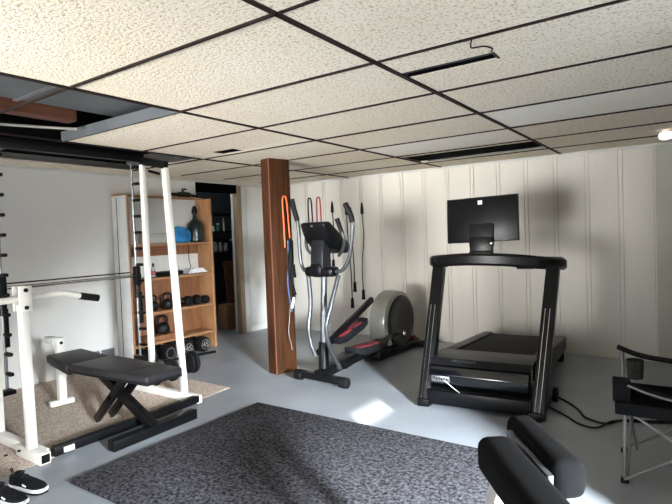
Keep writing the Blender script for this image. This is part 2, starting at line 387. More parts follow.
# bands on the post: face is the +x side; point on that face at height z and fraction f
fa, fb = Vector((-3.112, 3.482, 0)), Vector((-3.055, 3.70, 0))
fn = Vector((.2*1.0, -.052, 0)).normalized()
def pf(f, z, off=.012):
    p = fa.lerp(fb, f)+fn*off; return (p.x, p.y, z)
def hook_band(name, m, pts, label, r=.006, grip=None, gm=None):
    t = thing(name, label, 'resistance band')
    MB().tube(pts, r, 8, 5).build('tubing', m, t)
    if grip:
        for a, b in grip: MB().cyl(a, b, .013, .011, 10).build('handle', gm or M_rubber, t)
    return t
hook_band('resistance_band', M_orange, [pf(.60, 1.14), pf(.58, 1.35), pf(.56, 1.56), pf(.66, 1.60), pf(.76, 1.56), pf(.82, 1.35), pf(.86, 1.18)], 'orange looped resistance band hung highest on the brown post', .0075)
hook_band('resistance_band', M_rubber, [pf(.86, 1.22), pf(.84, 1.0), pf(.92, .78), pf(.98, .66), pf(.9, .8), pf(.94, 1.0), pf(.95, 1.2)], 'black resistance band bunched below the orange loop on the post', .011, [(pf(.93, .98, .03), pf(.98, .86, .03)), (pf(.84, .80, .03), pf(.96, .70, .03))])
hook_band('resistance_band', M_bluec, [pf(.74, 1.2), pf(.72, 1.0), pf(.66, .8), pf(.76, .62), pf(.82, .55)], 'slate blue resistance band hanging straight down the brown post', .007)
hook_band('resistance_band', M_iron, [pf(.80, 1.16), pf(.70, 1.0, .014), pf(.74, .85, .016), pf(.9, .9, .02), pf(.84, 1.1, .02)], 'short dark tangled band at the middle of the brown post', .009, [(pf(.70, 1.0, .04), pf(.66, .90, .04))])
hook_band('jump_rope', M_greyc, [pf(.86, .66, .015), pf(.74, .60, .015), pf(.66, .48, .015), pf(.60, .36, .015), pf(.70, .26, .015), pf(.74, .20, .015)], 'thin grey cord dangling lowest on the brown post', .004, [(pf(.92, .68, .02), pf(.80, .58, .02))], M_white)['category'] = 'cord'

# bands on the panelled wall
def wallp(x, z, o=.008): return (x, YB-o, z)
t = thing('resistance_band', 'black looped band on the panelled wall behind the elliptical', 'resistance band', group=None)
MB().tube([wallp(-4.15, 1.30), wallp(-4.155, 1.66), wallp(-4.13, 1.72), wallp(-4.10, 1.66), wallp(-4.09, 1.30)], .009, 8, 5).build('tubing', M_rubber, t)
MB().cyl(wallp(-4.16, 1.36), wallp(-4.08, 1.36), .018).build('handle', M_rubber, t)
t = thing('resistance_band', 'dull red looped band on the panelled wall beside the black loop', 'resistance band')
MB().tube([wallp(-4.02, 1.20), wallp(-4.015, 1.66), wallp(-3.985, 1.72), wallp(-3.96, 1.66), wallp(-3.95, 1.20)], .009, 8, 5).build('tubing', M_red, t)
def wall_cable(x0, z0, x1, z1, lab, r=.006):
    t = thing('resistance_tube', lab, 'resistance tube')
    MB().tube([wallp(x0, z0), wallp(x0+.01, (z0*2+z1)/3), wallp(x1-.005, (z0+2*z1)/3), wallp(x1, z1)], r, 8, 5).build('tubing', M_iron, t)
    MB().lathe([(.006, -.03), (.02, -.02), (.019, .04), (.011, .10), (.004, .12)], wallp(x0, z0)).build('handle', M_rubber, t)
    MB().lathe([(.006, .03), (.017, .02), (.02, -.06), (.024, -.09), (.02, -.095)], wallp(x1, z1)).build('handle', M_rubber, t)
wall_cable(-3.775, 1.54, -3.785, .90, 'black resistance tube on the wall nearest the elliptical console')
wall_cable(-3.56, 1.50, -3.52, .42, 'longest black resistance tube reaching lowest on the panelled wall')
wall_cable(-3.50, 1.45, -3.475, .62, 'black resistance tube hanging just right of the longest one')
wall_cable(-3.335, 1.50, -3.355, .53, 'black resistance tube farthest right on the panelled wall')

# ------------------------------------------------------------------ rug and carpet
tag(MB().lohi((-2.69, 1.372, .002), (-.62, 2.785, .022), bev=.006).build('area_rug', M_rug), 'dark charcoal shag rug in the middle of the floor', 'rug')
tag(MB().prism([(-4.846, YF+.02), (-3.085, YF+.02), (-3.085, 1.4), (-3.20, 2.99), (-4.44, 3.01), (-4.846, 3.02)], .001, .006, 'z').build('carpet', M_carpet), 'beige speckled carpet under the white weight rack', 'carpet')

# ------------------------------------------------------------------ bookcase
BX0, BX1, BY0, BY1, BH = -4.822, -4.58, 3.03, 4.12, 1.70
bk = thing('bookcase', 'tall open pine bookcase against the white left wall', 'bookcase', (BX0, BY0, 0))
D, W = BX1-BX0, BY1-BY0
def lb_(mb, a, b, bev=.003): return mb.lohi(a, b, bev)
lb_(MB(), (0, .012, 0), (D, .03, BH)).build('side_panel', M_pine, bk)
ps = lb_(MB(), (0, 0, 0), (D-.006, .011, BH)).build('outer_panel', M_greytrim, bk)
ps['label'] = 'pale grey outer face'
MB().lohi((D*.33, -.003, .02), (D*.33+.007, .0, BH-.02)).build('panel_seam', M_plastic2, ps)
lb_(MB(), (0, W-.03, 0), (D, W, BH)).build('side_panel', M_pine, bk)
for z in (1.21, .86, .51, .20): lb_(MB(), (0, .03, z-.025), (D, W-.03, z)).build('shelf', M_pine, bk)
lb_(MB(), (0, .0, BH), (D*.4, W, BH+.02)).build('top_rail', M_pine, bk)
lb_(MB(), (.0, .03, .1), (.012, W-.03, .83)).build('back_panel', M_pine_d, bk)
lb_(MB(), (.005, .03, 1.08), (.02, W-.03, 1.185)).build('back_rail', M_pine_d, bk)
lb_(MB(), (.004, .03, .87), (.012, W-.03, 1.08)).build('back_board', M_board, bk)
# contents
def on_shelf(y, z, x=-4.58): return (x-.12 if x < -4.5 else x-.135, y+.10, z+.005)
tw = MB(); b = bmesh.new(); bmesh.ops.create_icosphere(b, subdivisions=4, radius=.5)
from mathutils import noise
for q in b.verts:
    n3 = noise.noise(q.co*3.1)*.13+noise.noise(q.co*7)*.05
    q.co *= 1+n3; q.co.z = max(q.co.z, -.36)
    q.co = Vector((q.co.x*.20, q.co.y*.27, (q.co.z+.36)*.21))
tw._merge(b); tag(tw.build('towel', M_blue, loc=on_shelf(3.65, 1.206), ang=80), 'crumpled bright blue towel on the upper bookcase shelf', 'towel')
bt = thing('demijohn', 'dark green glass demijohn with narrow neck beside blue towel', 'bottle', on_shelf(3.89, 1.206, -4.60))
MB().lathe([(.08, 0), (.095, .012), (.098, .10), (.096, .16), (.075, .215), (.035, .255), (.024, .275), (.022, .34)], n=28).build('body', M_green, bt)
MB().lathe([(.03, .325), (.032, .36), (.026, .385), (.018, .41)]).build('cap', M_rubber, bt)
sb = thing('storage_box', 'translucent grey storage box on the upper bookcase shelf', 'box', on_shelf(3.33, 1.206, -4.62))
MB().lohi((-.09, -.12, 0), (.09, .12, .10), bev=.01).build('body', M_cone, sb)
MB().lohi((-.095, -.125, .10), (.095, .125, .113), bev=.004).build('lid', M_cone, sb)
gn = thing('tripod', 'black folded tripod lying on top of the bookcase', 'tripod', (-4.76, 3.86, BH+.022))
MB().tube([(0, -.22, .03), (0, -.02, .035)], [.008, .016], 10).build('leg', M_rubber, gn)
MB().tube([(.02, -.2, .015), (.02, -.02, .02)], [.008, .014], 10).build('leg', M_rubber, gn)
MB().lohi((-.03, -.05, 0), (.04, .10, .055), bev=.012).build('head', M_rubber, gn)
MB().tube([(0, .05, .04), (0, .0, .085), (.0, .06, .09)], .01, 8, 4).build('pan_handle', M_rubber, gn)
MB().tube([(.01, .08, .025), (.02, .2, .012)], [.02, .012], 10).build('foot', M_rubber, gn)
pp = thing('paper_stack', 'loose white papers on the second bookcase shelf', 'papers', on_shelf(3.81, .861, -4.57))
for k in range(4): MB().box((0, random.uniform(-.015, .015), .008+.013*k), (.16, .25-.03*k, .011), rot=(0, 0, random.uniform(-.15, .15))).build('sheet', M_paper, pp)
tag(MB().box((0, 0, 0), (.004, .24, .15), rot=(0, -.28, 0)).build('paper', M_board, loc=(-4.78, 3.90, .945)), 'upright cream sheet leaning behind the white papers', 'paper')
sp = thing('spray_bottle', 'small bottle with a reddish label on the second shelf', 'bottle', on_shelf(3.27, .861, -4.55))
MB().lathe([(.02, 0), (.024, .01), (.024, .07), (.016, .095), (.009, .11)]).build('body', M_jar, sp)
MB().lathe([(.0245, .02), (.0248, .025), (.0248, .06), (.0245, .065)]).build('paper_band', M_red, sp)
MB().lathe([(.011, .10), (.012, .13), (.006, .145)]).build('cap', M_rubber, sp)
tag(MB().lohi((-.06, -.17, 0), (.06, .17, .05), bev=.02).build('speaker_bar', M_plastic, loc=on_shelf(3.45, .861, -4.55)), 'low black bar on the second bookcase shelf beside the papers', 'bar')
tag(MB().tube([on_shelf(3.66, 1.18, -4.44), on_shelf(3.66, 1.02, -4.438), on_shelf(3.68, .94, -4.44), on_shelf(3.65, .872, -4.46)], .004, 6, 5).build('earphone_cord', M_rubber), 'thin black cord hanging from the upper bookcase shelf edge', 'cord')
def kettlebell(loc, s, lab):
    t = thing('kettlebell', lab, 'kettlebell', loc, group='kettlebells on the bookcase')
    MB().lathe([(.045*s, 0), (.062*s, .012*s), (.075*s, .05*s), (.07*s, .085*s), (.045*s, .115*s), (.02*s, .122*s)]).build('bell', M_iron, t)
    MB().tube([(0, -.045*s, .095*s), (0, -.058*s, .135*s), (0, -.045*s, .178*s), (0, 0, .19*s), (0, .045*s, .178*s), (0, .058*s, .135*s), (0, .045*s, .095*s)], .0135*s, 10, 5).build('handle', M_iron, t)
kettlebell(on_shelf(3.24, .506, -4.55), .85, 'black kettlebell nearest the left side on the third shelf')
kettlebell(on_shelf(3.425, .506, -4.55), .88, 'black kettlebell on the third shelf next to the dumbbells')
kettlebell(on_shelf(3.36, .2465, -4.56), 1.0, 'large black kettlebell on the wooden block in the bottom bay')
tag(MB().lohi((-.09, -.2, 0), (.09, .16, .05), bev=.005).build('wooden_block', M_pine_d, loc=on_shelf(3.34, .196, -4.59)), 'brown wooden block under the kettlebell in the bottom bay', 'block')
def dumbbell(loc, s, lab, rot=0., hexn=6, number=None, grp='small dumbbells on the third shelf'):
    t = thing('dumbbell', lab, 'dumbbell', loc, rot, group=grp)
    r = .05*s; L = (.085 if not number else .065)*s
    for q in (-1, 1):
        h = MB(); h.lathe([(r*.82, -.04*s), (r, -.028*s), (r, .028*s), (r*.82, .04*s)], axis='x', n=hexn if hexn > 6 else 12, o=(q*L, 0, r)).build('head', M_rubber, t)
    MB().lathe([(.013*s, -L), (.017*s, 0), (.013*s, L)], axis='x', o=(0, 0, r)).build('grip', M_steel, t)
    if number:
        mx = Matrix.Translation((L+.0405*s, 0, r)) @ Matrix.Rotation(PI/2, 4, 'Z') @ Matrix.Rotation(PI/2, 4, 'X')
        if number.strip(): text_mesh('number', number, .065*s*.75, M_greyc, t, mx)
        ring = MB(); P = [(L+.0405*s, math.cos(a)*r*.62, r+math.sin(a)*r*.62) for a in [2*PI*k/28 for k in range(29)]]
        ring.tube(P, .0028, 6).build('ring', M_greyc, t)
    return t
for yy, lab in ((3.66, 'small black dumbbell on the third shelf nearest the kettlebells'), (3.78, 'small black dumbbell in the middle of the third shelf row'), (3.90, 'small black dumbbell third in the shelf row')):
    dumbbell(on_shelf(yy, .511, -4.57), .88, lab, hexn=16)
for yy, s, num, lab in ((3.84, 1.68, '45', 'big black round-headed dumbbell under the bookcase, farthest right of its row'), (3.61, 1.66, '45', 'big black dumbbell second from the right under the bookcase'), (3.38, 1.66, ' ', 'big black dumbbell on the floor behind the second white upright'), (3.16, 1.64, ' ', 'big black dumbbell on the floor below the left bookcase side')):
    dumbbell((-4.632, yy, .001), s, lab, hexn=16, number=num, grp='large dumbbells on the floor')
# ------------------------------------------------------------------ utility room contents
us = thing('shelving_unit', 'black shelving unit in the dark utility room', 'shelving', (-5.75, 5.1, 0))
for z in (1.60, 1.345, 1.06): MB().lohi((-.2, -.75, z-.02), (.2, .75, z)).build('shelf', M_plastic2, us)
for yy in (-.74, .74):
    for xx in (-.19, .19): MB().lohi((xx-.015, yy-.015, 0), (xx+.015, yy+.015, ZC)).build('upright', M_plastic2, us)
def jar(y, z, r, h, m, lab, x=-5.62):
    t = thing('jar', lab, 'jar', (x, y, z), group='jars in the utility room')
    MB().lathe([(r*.9, 0), (r, .01), (r, h*.7), (r*.6, h*.85), (r*.5, h)], n=14).build('body', m, t)
    MB().lathe([(r*.55, h*.95), (r*.6, h*1.0), (r*.6, h*1.12), (r*.5, h*1.14)], n=14).build('lid', M_white if m is not M_jar else M_rubber, t)
for k, (yy, r, h, m) in enumerate(((4.99, .04, .12, M_jar), (5.09, .035, .15, M_jar), (5.19, .03, .11, M_cone), (5.29, .04, .13, M_jar), (5.40, .03, .15, M_iron))):
    jar(yy, 1.061, r, h, m, ['grey jar first from the bookcase on the lowest dark shelf', 'tall pale jar second on the lowest dark shelf', 'short clear jar in the middle of the lowest dark shelf', 'wide pale jar fourth on the lowest dark shelf', 'black bottle last on the lowest dark shelf'][k])
jar(5.16, 1.346, .035, .10, M_greenp, 'green bottle on the middle shelf of the utility room')
jar(5.27, 1.346, .014, .17, M_white, 'slim white bottle beside green one in the utility room')
jar(5.06, 1.346, .03, .07, M_paper, 'small white tub left of the green bottle')
tag(MB().box((0, 0, .46), (.02, .22, .92), rot=(0, -.10, 0)).build('hardboard_sheet', M_cardboard_d, loc=(-5.42, 5.20, .002)), 'brown hardboard sheet leaning inside the dark doorway', 'board')
bx = thing('cardboard_box', 'brown cardboard box on the floor in the doorway', 'box', (-5.32, 4.99, 0))
MB().lohi((-.08, -.10, 0), (.10, .09, .33), bev=.004).build('carton', M_card, bx)
MB().box((.0, -.005, .337), (.19, .20, .006)).build('flap', M_card, bx)
tag(MB().tube([(-5.4+.05*math.cos(a)*(1+.1*math.sin(3*a)), 4.80, .16+.10*math.sin(a)) for a in [k*.5 for k in range(27)]], .006, 6).build('coiled_cable', M_greyc), 'pale coiled cable hanging beside the cardboard box', 'cable')

# ------------------------------------------------------------------ smith machine / rack
rk = thing('weight_rack', 'white steel Smith machine rack with black rod stops', 'weight rack', (-3.65, 2.0, 0))
def L(x, y, z): return (x+3.65, y-2.0, z)
def side(y, yr):
    MB().bar(L(-4.25, y, .0375), L(-3.09, y, .0375), .05, .06, .004).build('base_tube', M_wpaint, rk)
    u = MB(); u.bar(L(-3.65, y, .06), L(-3.65, y, 1.92), .040, .040, .004); u.build('upright', M_wpaint, rk)
    MB().cyl(L(-3.80, yr, .27), L(-3.80, yr, 1.90), .010).build('guide_rod', M_steel, rk)
    for z in [1.84-.1315*k for k in range(12)]:
        MB().box(L(-3.752, yr, z), (.075, .028, .024), bev=.006).build('rod_stop', M_bpaint, rk)
    MB().box(L(-3.765, (y+yr)/2, .275), (.20 if y == yr else .09, abs(y-yr)+.05, .05 if y == yr else .03), bev=.008).build('rod_clamp', M_bpaint, rk)
    MB().box(L(-3.73, (y+yr)/2, 1.895), (.20, abs(y-yr)+.05, .05), bev=.006).build('rod_bracket', M_steel, rk)
    c = MB(); c.box(L(-3.795, yr, .96), (.05, .05, .16), bev=.012); c.cyl(L(-3.795, yr, .78), L(-3.795, yr, 1.0), .024); c.box(L(-3.76, yr, .70), (.02, .03, .26), bev=.006)
    c.build('bar_carriage', M_bpaint, rk)
side(2.58, 2.58); side(1.45, 1.565)
MB().bar(L(-3.375, 2.585, 1.80), L(-3.268, 2.585, .06), .044, .044, .004).build('rear_upright', M_wpaint, rk)
MB().bar(L(-3.66, 2.58, 1.885), L(-3.36, 2.58, 1.82), .05, .06, .004).build('top_brace', M_bpaint, rk)
MB().bar(L(-3.65, 1.47, 1.90), L(-3.65, 2.58, 1.90), .05, .06, .004).build('top_crossbar', M_bpaint, rk)
MB().tube([L(-3.60, 2.60, 1.80), L(-3.60, 2.70, 1.785)], .012).build('pull_handle', M_rubber, rk)
MB().bar(L(-3.085, 1.49, .04), L(-3.115, 2.58, .04), .05, .055, .004).build('floor_crossmember', M_bpaint, rk)
lbp = MB().box(L(-3.054, 1.57, .04), (.012, .06, .03), rot=(0, 0, 0)).build('label_plate', M_logo, rk)
MB().bar(L(-3.19, 1.425, .06), L(-3.205, 1.425, .90), .044, .05, .004).build('front_post', M_wpaint, rk)
w = MB(); w.bar(L(-3.33, 1.425, .035), L(-3.035, 1.425, .035), .062, .065, .004)
fo = w.build('front_foot', M_wpaint, rk)
# open tube end
MB().box(L(-3.0345, 1.425, .035), (.003, .046, .048)).build('tube_opening', M_bpaint, fo)
w = MB(); w.box(L(-3.165, 1.425, .935), (.012, .07, .145), bev=.003); w.box(L(-3.245, 1.425, .935), (.012, .07, .145), bev=.003); w.build('bar_bracket', M_wpaint, rk)
for z in (.985, .885): MB().cyl(L(-3.168, 1.425, z), L(-3.150, 1.425, z), .012, n=10).build('bolt', M_bpaint, rk)
w = MB()
for yy in (1.36, 1.29): w.cyl(L(-3.2, yy, .066), L(-3.2, yy, .072), .01, n=8)
w.build('foot_bolt', M_bpaint, rk)
# peg for plates on the far side
MB().cyl(L(-3.30, 2.44, .335), L(-3.30, 2.94, .305), .011).build('plate_peg', M_bpaint, rk)
# pull bar held in the front post bracket
pb = thing('pull_bar', 'white bent bar with black grip held in the short front post', 'bar', (-3.205, 1.43, .935))
MB().tube([(0, -.46, -.015), (0, -.30, -.010), (0, 0, 0), (0, .18, .005), (0, .24, .004), (.0, .32, -.018), (0, .36, -.03)], .019, 14, 4).build('bent_bar', M_wpaint, pb)
MB().tube([(0, .335, -.024), (0, .455, -.052)], .023, 14).build('grip', M_rubber, pb)
MB().tube([(0, -.46, -.015), (0, -.55, -.02)], .023, 14).build('grip', M_rubber, pb)
# barbell carried by the carriages
bb = thing('barbell', 'long chrome bar spanning the white rack between both rods', 'barbell', (-3.80, 2.0, .96))
MB().cyl((0, -1.0, 0), (0, .60, 0), .0125, n=14).build('shaft', M_chrome, bb)
MB().cyl((.0, -1.0, .03), (0, .52, .03), .005, n=8).build('safety_rod', M_bpaint, bb)
for y in (-.53, .58): MB().cyl((0, y-.03, 0), (0, y+.03, 0), .022).build('collar', M_bpaint, bb)
def plate(loc, r, th, lab):
    t = thing('weight_plate', lab, 'weight plate', loc, group=None)
    MB().lathe([(.018, -th/2), (r*.93, -th/2), (r, -th*.3), (r, th*.3), (r*.93, th/2), (.018, th/2)], axis='y', n=40).build('disc', M_rubber, t)
    MB().lathe([(.02, -th*.62), (.045, -th*.6), (.045, th*.6), (.02, th*.62)], axis='y').build('hub', M_iron, t)
    return t
plate((-3.30, 2.70, .27), .085, .03, 'larger black weight plate outermost on the low rack peg')
plate((-3.30, 2.66, .275), .08, .025, 'black weight plate in the middle of the low rack peg')
plate((-3.30, 2.50, .255), .085, .03, 'black weight plate next to the bench on the low rack peg')

# white post with T foot behind the bench
sp = thing('rack_stand', 'short white steel post with a T foot behind the bench seat', 'post', (-4.01, 2.03, .012))
MB().bar((0, 0, .03), (0, 0, .52), .05, .055, .004).build('column', M_wpaint, sp)
MB().bar((-.02, -.085, .022), (-.0, .085, .022), .05, .04, .004).build('foot', M_wpaint, sp)
MB().box((-.06, -.03, .50), (.11, .05, .05), bev=.006).build('bracket', M_greytrim, sp)
MB().cyl((.02, 0, .48), (.032, 0, .48), .012, n=10).build('bolt', M_bpaint, sp)

# bench
bn = thing('weight_bench', 'black padded weight bench on an X frame beside the rug', 'bench', (-3.2, 2.02, 0))
def pad(mb, x0, x1, w0, w1, z0, z1, th, bev=.016):
    n = 8; poly = [(x0, -w0/2), (x1, -w1/2), (x1, w1/2), (x0, w0/2)]
    bm = bmesh.new(); A = [bm.verts.new((x, y, (z0 if x == x0 else z1)-th)) for x, y in poly]; B = [bm.verts.new((x, y, (z0 if x == x0 else z1))) for x, y in poly]
    for i in range(4): bm.faces.new((A[i], A[(i+1) % 4], B[(i+1) % 4], B[i]))
    bm.faces.new(A[::-1]); bm.faces.new(B); bmesh.ops.recalc_face_normals(bm, faces=bm.faces)
    bmesh.ops.bevel(bm, geom=bm.edges[:], offset=bev, segments=3, profile=.5, affect='EDGES')
    return mb._merge(bm)
pd = pad(MB(), -.36, .47, .33, .27, .415, .425, .048).build('back_pad', M_vinyl, bn)
pad(MB(), -.358, .468, .325, .265, .374, .384, .02, .006).build('pad_base', M_vinylseam, pd)
mx = Matrix.Translation((.24, 0.0, .4242)) @ Matrix.Rotation(PI/2, 4, 'Z')
text_mesh('print', 'MARCY', .05, M_plastic2, pd, mx)
ps = pad(MB(), -.73, -.385, .27, .33, .435, .405, .06).build('seat_pad', M_vinyl, bn)
pad(MB(), -.71, -.40, .24, .30, .378, .348, .02, .006).build('pad_base', M_vinylseam, ps)
MB().bar((-.30, 0, .36), (.33, 0, .055), .05, .065, .004).build('main_leg', M_bpaint, bn)
for yy in (-.055, .055): MB().bar((.12, yy, .35), (-.235, yy, .02), .03, .055, .004).build('rear_leg', M_bpaint, bn)
MB().bar((-.66, 0, .34), (.40, 0, .355), .05, .035, .004).build('spine', M_bpaint, bn)
ft = MB().bar((.33, -.30, .034), (.31, .34, .034), .065, .065, .004).build('front_foot', M_bpaint, bn)
MB().cyl((-.04, -.07, .20), (-.04, .07, .20), .018, n=12).build('pivot_bolt', M_steel, bn)
MB().box((.30, .05, .33), (.05, .04, .05), bev=.008).build('adjuster_knob', M_rubber, bn)

# ------------------------------------------------------------------ elliptical
el = thing('elliptical_trainer', 'black and silver elliptical trainer beside the wooden post', 'elliptical', (-2.61, 3.53, 0), R(-2))
MB().bar((-.22, -.07, .055), (.26, -.09, .055), .07, .055, .01).build('front_stabilizer', M_plastic, el)
for q in (-1, 1):
    MB().lathe([(.02, -.045), (.043, -.035), (.046, 0), (.043, .035), (.02, .045)], (q*.245+.02, -.085-.01*q, .046), 'x', 18).build('transport_wheel', M_rubber, el)
    MB().lathe([(.022, -.02), (.033, -.015), (.033, .015), (.022, .02)], (q*.185+.02, -.08-.01*q, .055), 'x', 16).build('end_cap', M_plastic2, el)
# mast
m_ = MB(); m_.tube([(-.03, .02, .06), (-.03, .03, .33)], [.045, .04], 14); mast = m_.build('mast', M_plastic, el)
MB().tube([(-.03, .03, .30), (-.02, .06, .92)], [.03, .026], 14).build('mast_tube', M_siltube, mast)
MB().bar((-.01, -.08, .065), (-.02, .75, .12), .10, .07, .012).build('center_rail', M_plastic, el)
for q in (-1, 1):
    MB().cyl((q*.085-.02, .10, .10), (q*.085-.02, .66, .15), .021).build('guide_track', M_siltube, el)
# console
cb = MB(); cb.box((-.02, .03, .93), (.30, .13, .085), bev=.03, seg=3); cb.box((-.02, .0, .945), (.13, .13, .12), bev=.03)
cb.build('pivot_housing', M_plastic, el)
nk = MB().prism([(-.05, .95), (.08, .95), (.07, 1.22), (-.015, 1.25), (-.04, 1.1)], -.085, .055, 'x', bev=.02).build('console_neck', M_plastic2, el)
hd = MB().prism([(-.085, 1.325), (-.075, 1.345), (-.01, 1.352), (.26, 1.17), (.29, 1.10), (.22, 1.07), (.06, 1.12), (-.03, 1.20)], -.15, .115, 'x', bev=.018).build('console_housing', M_plastic, el)
MB().cyl((-.015, -.092, 1.315), (-.015, -.078, 1.315), .010, n=12).build('logo', M_steel, hd)
MB().box((-.018, .125, 1.265), (.20, .20, .006), rot=(-.593, 0, 0)).build('display', M_gloss, hd)
w = MB(); w.tube([(.10, .12, 1.06), (.17, .07, 1.10), (.235, .02, 1.19), (.215, .0, 1.28), (.195, -.01, 1.34)], .014, 10, 5)
fg = w.build('fixed_handle', M_siltube, el)
MB().tube([(.225, .01, 1.24), (.19, -.012, 1.37)], [.018, .02], 12).build('grip', M_rubber, fg)
w = MB(); w.tube([(-.12, .12, 1.06), (-.19, .07, 1.10), (-.20, .05, 1.19), (-.16, .03, 1.28), (-.14, .02, 1.32)], .014, 10, 5)
fg = w.build('fixed_handle', M_siltube, el)
MB().tube([(-.18, .04, 1.24), (-.14, .02, 1.33)], [.018, .02], 12).build('grip', M_rubber, fg)
# moving arms
rA = MB().tube([(.13, .03, .93), (.20, .03, .945), (.265, .03, 1.03), (.305, .02, 1.17), (.33, .01, 1.30), (.325, .0, 1.38)], .0165, 12, 5).build('arm', M_siltube, el)
MB().tube([(.335, .0, 1.33), (.325, -.005, 1.39), (.295, -.02, 1.465), (.285, -.022, 1.485)], [.022, .023, .023, .021], 12, 4).build('grip', M_rubber, rA)
lA = MB().tube([(-.15, .03, .93), (-.215, .03, .94), (-.25, .03, 1.02), (-.25, .02, 1.18), (-.245, .01, 1.32), (-.265, .0, 1.43)], .0165, 12, 5).build('arm', M_siltube, el)
MB().tube([(-.25, .005, 1.37), (-.275, .0, 1.46), (-.292, -.01, 1.56)], [.022, .023, .023], 12, 4).build('grip', M_rubber, lA)
for q, lo in ((1, [(.155, .03, .90), (.145, -.08, .65), (.13, -.13, .47), (.12, -.06, .28), (.11, .05, .13)]), (-1, [(-.17, .03, .90), (-.165, .04, .65), (-.165, .0, .45), (-.13, -.02, .32), (-.10, .0, .20)])):
    MB().tube(lo, .0185, 12, 5).build('lower_arm', M_siltube, el)
# pedals + bars
def pedal(x, y, z, tilt, col):
    p0 = MB(); p0.prism([(-.24, .0), (-.25, .05), (-.21, .045), (.20, .03), (.26, .055), (.25, -.01), (.16, -.03), (-.12, -.03)], -.075, .075, 'x', bev=.01)
    o = p0.build('pedal', M_plastic2, el); o.location = (x, y, z); o.rotation_euler = (tilt, 0, 0)
    t2 = MB().box((0, 0, .042), (.115, .36, .012), bev=.004).build('tread', M_redmat, o)
    return o
pedal(.125, .46, .195, -.04, None); pedal(-.15, .56, .30, .25, None)
MB().bar((.125, .10, .12), (.10, .96, .235), .04, .055, .006).build('pedal_bar', M_plastic, el)
MB().bar((-.15, .10, .20), (-.165, 1.02, .565), .04, .055, .006).build('pedal_bar', M_plastic, el)
# flywheel housing: arch with black disc on the near side
arch = []
HY, HZ, HR = 1.12, .34, .31
for k in range(25):
    a = PI*1.0-PI*k/24*1.0
    arch.append((HY+HR*math.cos(a)*.98, HZ+HR*math.sin(a)))
arch += [(HY+HR*.98, .14), (HY-HR*.90, .12)]
hs = MB().prism(arch, -.09, .10, 'x', bev=.03).build('flywheel_shroud', M_shroud, el)
MB().lathe([(.02, -.01), (.245, -.008), (.262, .004), (.25, .016), (.21, .02), (.16, .008), (.02, .006)], (.105, HY, HZ+.005), 'x', 40).build('flywheel_cover', M_plastic, hs)
MB().lathe([(.012, -.01), (.03, 0), (.024, .02), (.01, .024)], (.115, HY+.03, HZ-.12), 'x', 16).build('crank_hub', M_steel, hs)
MB().bar((.115, HY+.03, .225), (.115, HY-.17, .24), .02, .04, .004).build('crank_arm', M_plastic, hs)
MB().bar((-.02, .70, .07), (-.01, 1.50, .07), .26, .09, .02).build('rear_base', M_plastic, el)
MB().bar((-.26, 1.52, .04), (.26, 1.52, .04), .08, .06, .012).build('rear_stabilizer', M_plastic, el)
MB().box((.10, 1.38, .13), (.06, .05, .05), bev=.01).build('red_trim', M_redmat, el)

# ------------------------------------------------------------------ treadmill
tm = thing('treadmill', 'black folding treadmill with a large screen near the panelled wall', 'treadmill', (-1.238, 3.39, 0), R(5))
for q in (-1, 1):
    u = MB().bar((q*.375+(.012 if q > 0 else 0), .0, .0), (q*.372+(.075 if q > 0 else 0), .405, .96), .075, .085, .006, up=(1, 0, 0)).build('upright', M_plastic, tm)
    w = MB()
    for dx in (-.018, .012): w.bar((q*.375+dx+(.013 if q > 0 else 0), -.0285, .047), (q*.372+dx+(.058 if q > 0 else 0), .2425, .689), .0032, .0032)
    w.build('chrome_strip', M_chrome, u)
    MB().bar((q*.375, -.04, .03), (q*.375, .55, .03), .085, .055, .008).build('base_rail', M_plastic, tm)
    MB().lathe([(.02, -.02), (.05, -.015), (.05, .015), (.02, .02)], (q*.44, .42, .055), 'x', 20).build('transport_wheel', M_rubber, tm)
MB().bar((-.35, .0, .075), (.35, .0, .075), .05, .10, .008).build('front_crossbar', M_plastic, tm)
MB().lohi((-.34, .06, .05), (.34, .30, .12), bev=.01).build('lower_tray', M_plastic, tm)
hood = MB().prism([(.0, .17), (-.01, .235), (.02, .285), (.08, .325), (.30, .335), (.34, .30), (.34, .14), (.02, .14)], -.335, .335, 'x', bev=.012).build('motor_hood', M_gloss, tm)
MB().prism([(.015, .298), (.08, .3345), (.33, .3445), (.33, .335), (.08, .322)], -.345, .345, 'x', bev=.003).build('hood_top', M_plastic2, hood)
mx = Matrix.Translation((-.10, .05, .3236)) @ Matrix.Rotation(.51, 4, 'X')
text_mesh('lettering', 'PROFORM', .036, M_duct, hood, mx)
MB().box((-.25, -.004, .205), (.13, .012, .045), bev=.004).build('spec_label', M_steel, hood)
w = MB()
for k in range(6): w.box((-.295+k*.018, -.0115, .212-.006*(k % 2)), (.010, .002, .012))
w.build('label_print', M_rubber, hood)
MB().tube([(-.225, -.010, .20), (-.17, -.022, .165), (-.11, -.03, .128)], .003, 8, 5).build('white_wire', M_logo, hood)
dk = MB(); dk.prism([(.33, .17), (1.68, .12), (1.68, .19), (.33, .265)], -.30, .30, 'x', bev=.006); dk.build('deck', M_plastic, tm)
for q in (-1, 1):
    dr = MB(); dr.prism([(.32, .16), (1.74, .09), (1.76, .14), (1.75, .21), (1.70, .225), (.32, .325)], q*.33-.045, q*.33+.045, 'x', bev=.012)
    dr.build('foot_rail', M_plastic2, tm)
    MB().box((q*.33, 1.66, .05), (.06, .08, .10), bev=.01).build('rear_foot', M_rubber, tm)
bl = MB(); bl.prism([(.33, .27), (1.70, .195), (1.72, .20), (1.70, .21), (.33, .305)], -.272, .272, 'x', bev=.003); bl.build('running_belt', M_belt, tm)
MB().cyl((-.29, 1.71, .17), (.29, 1.71, .17), .035).build('rear_roller', M_plastic, tm)
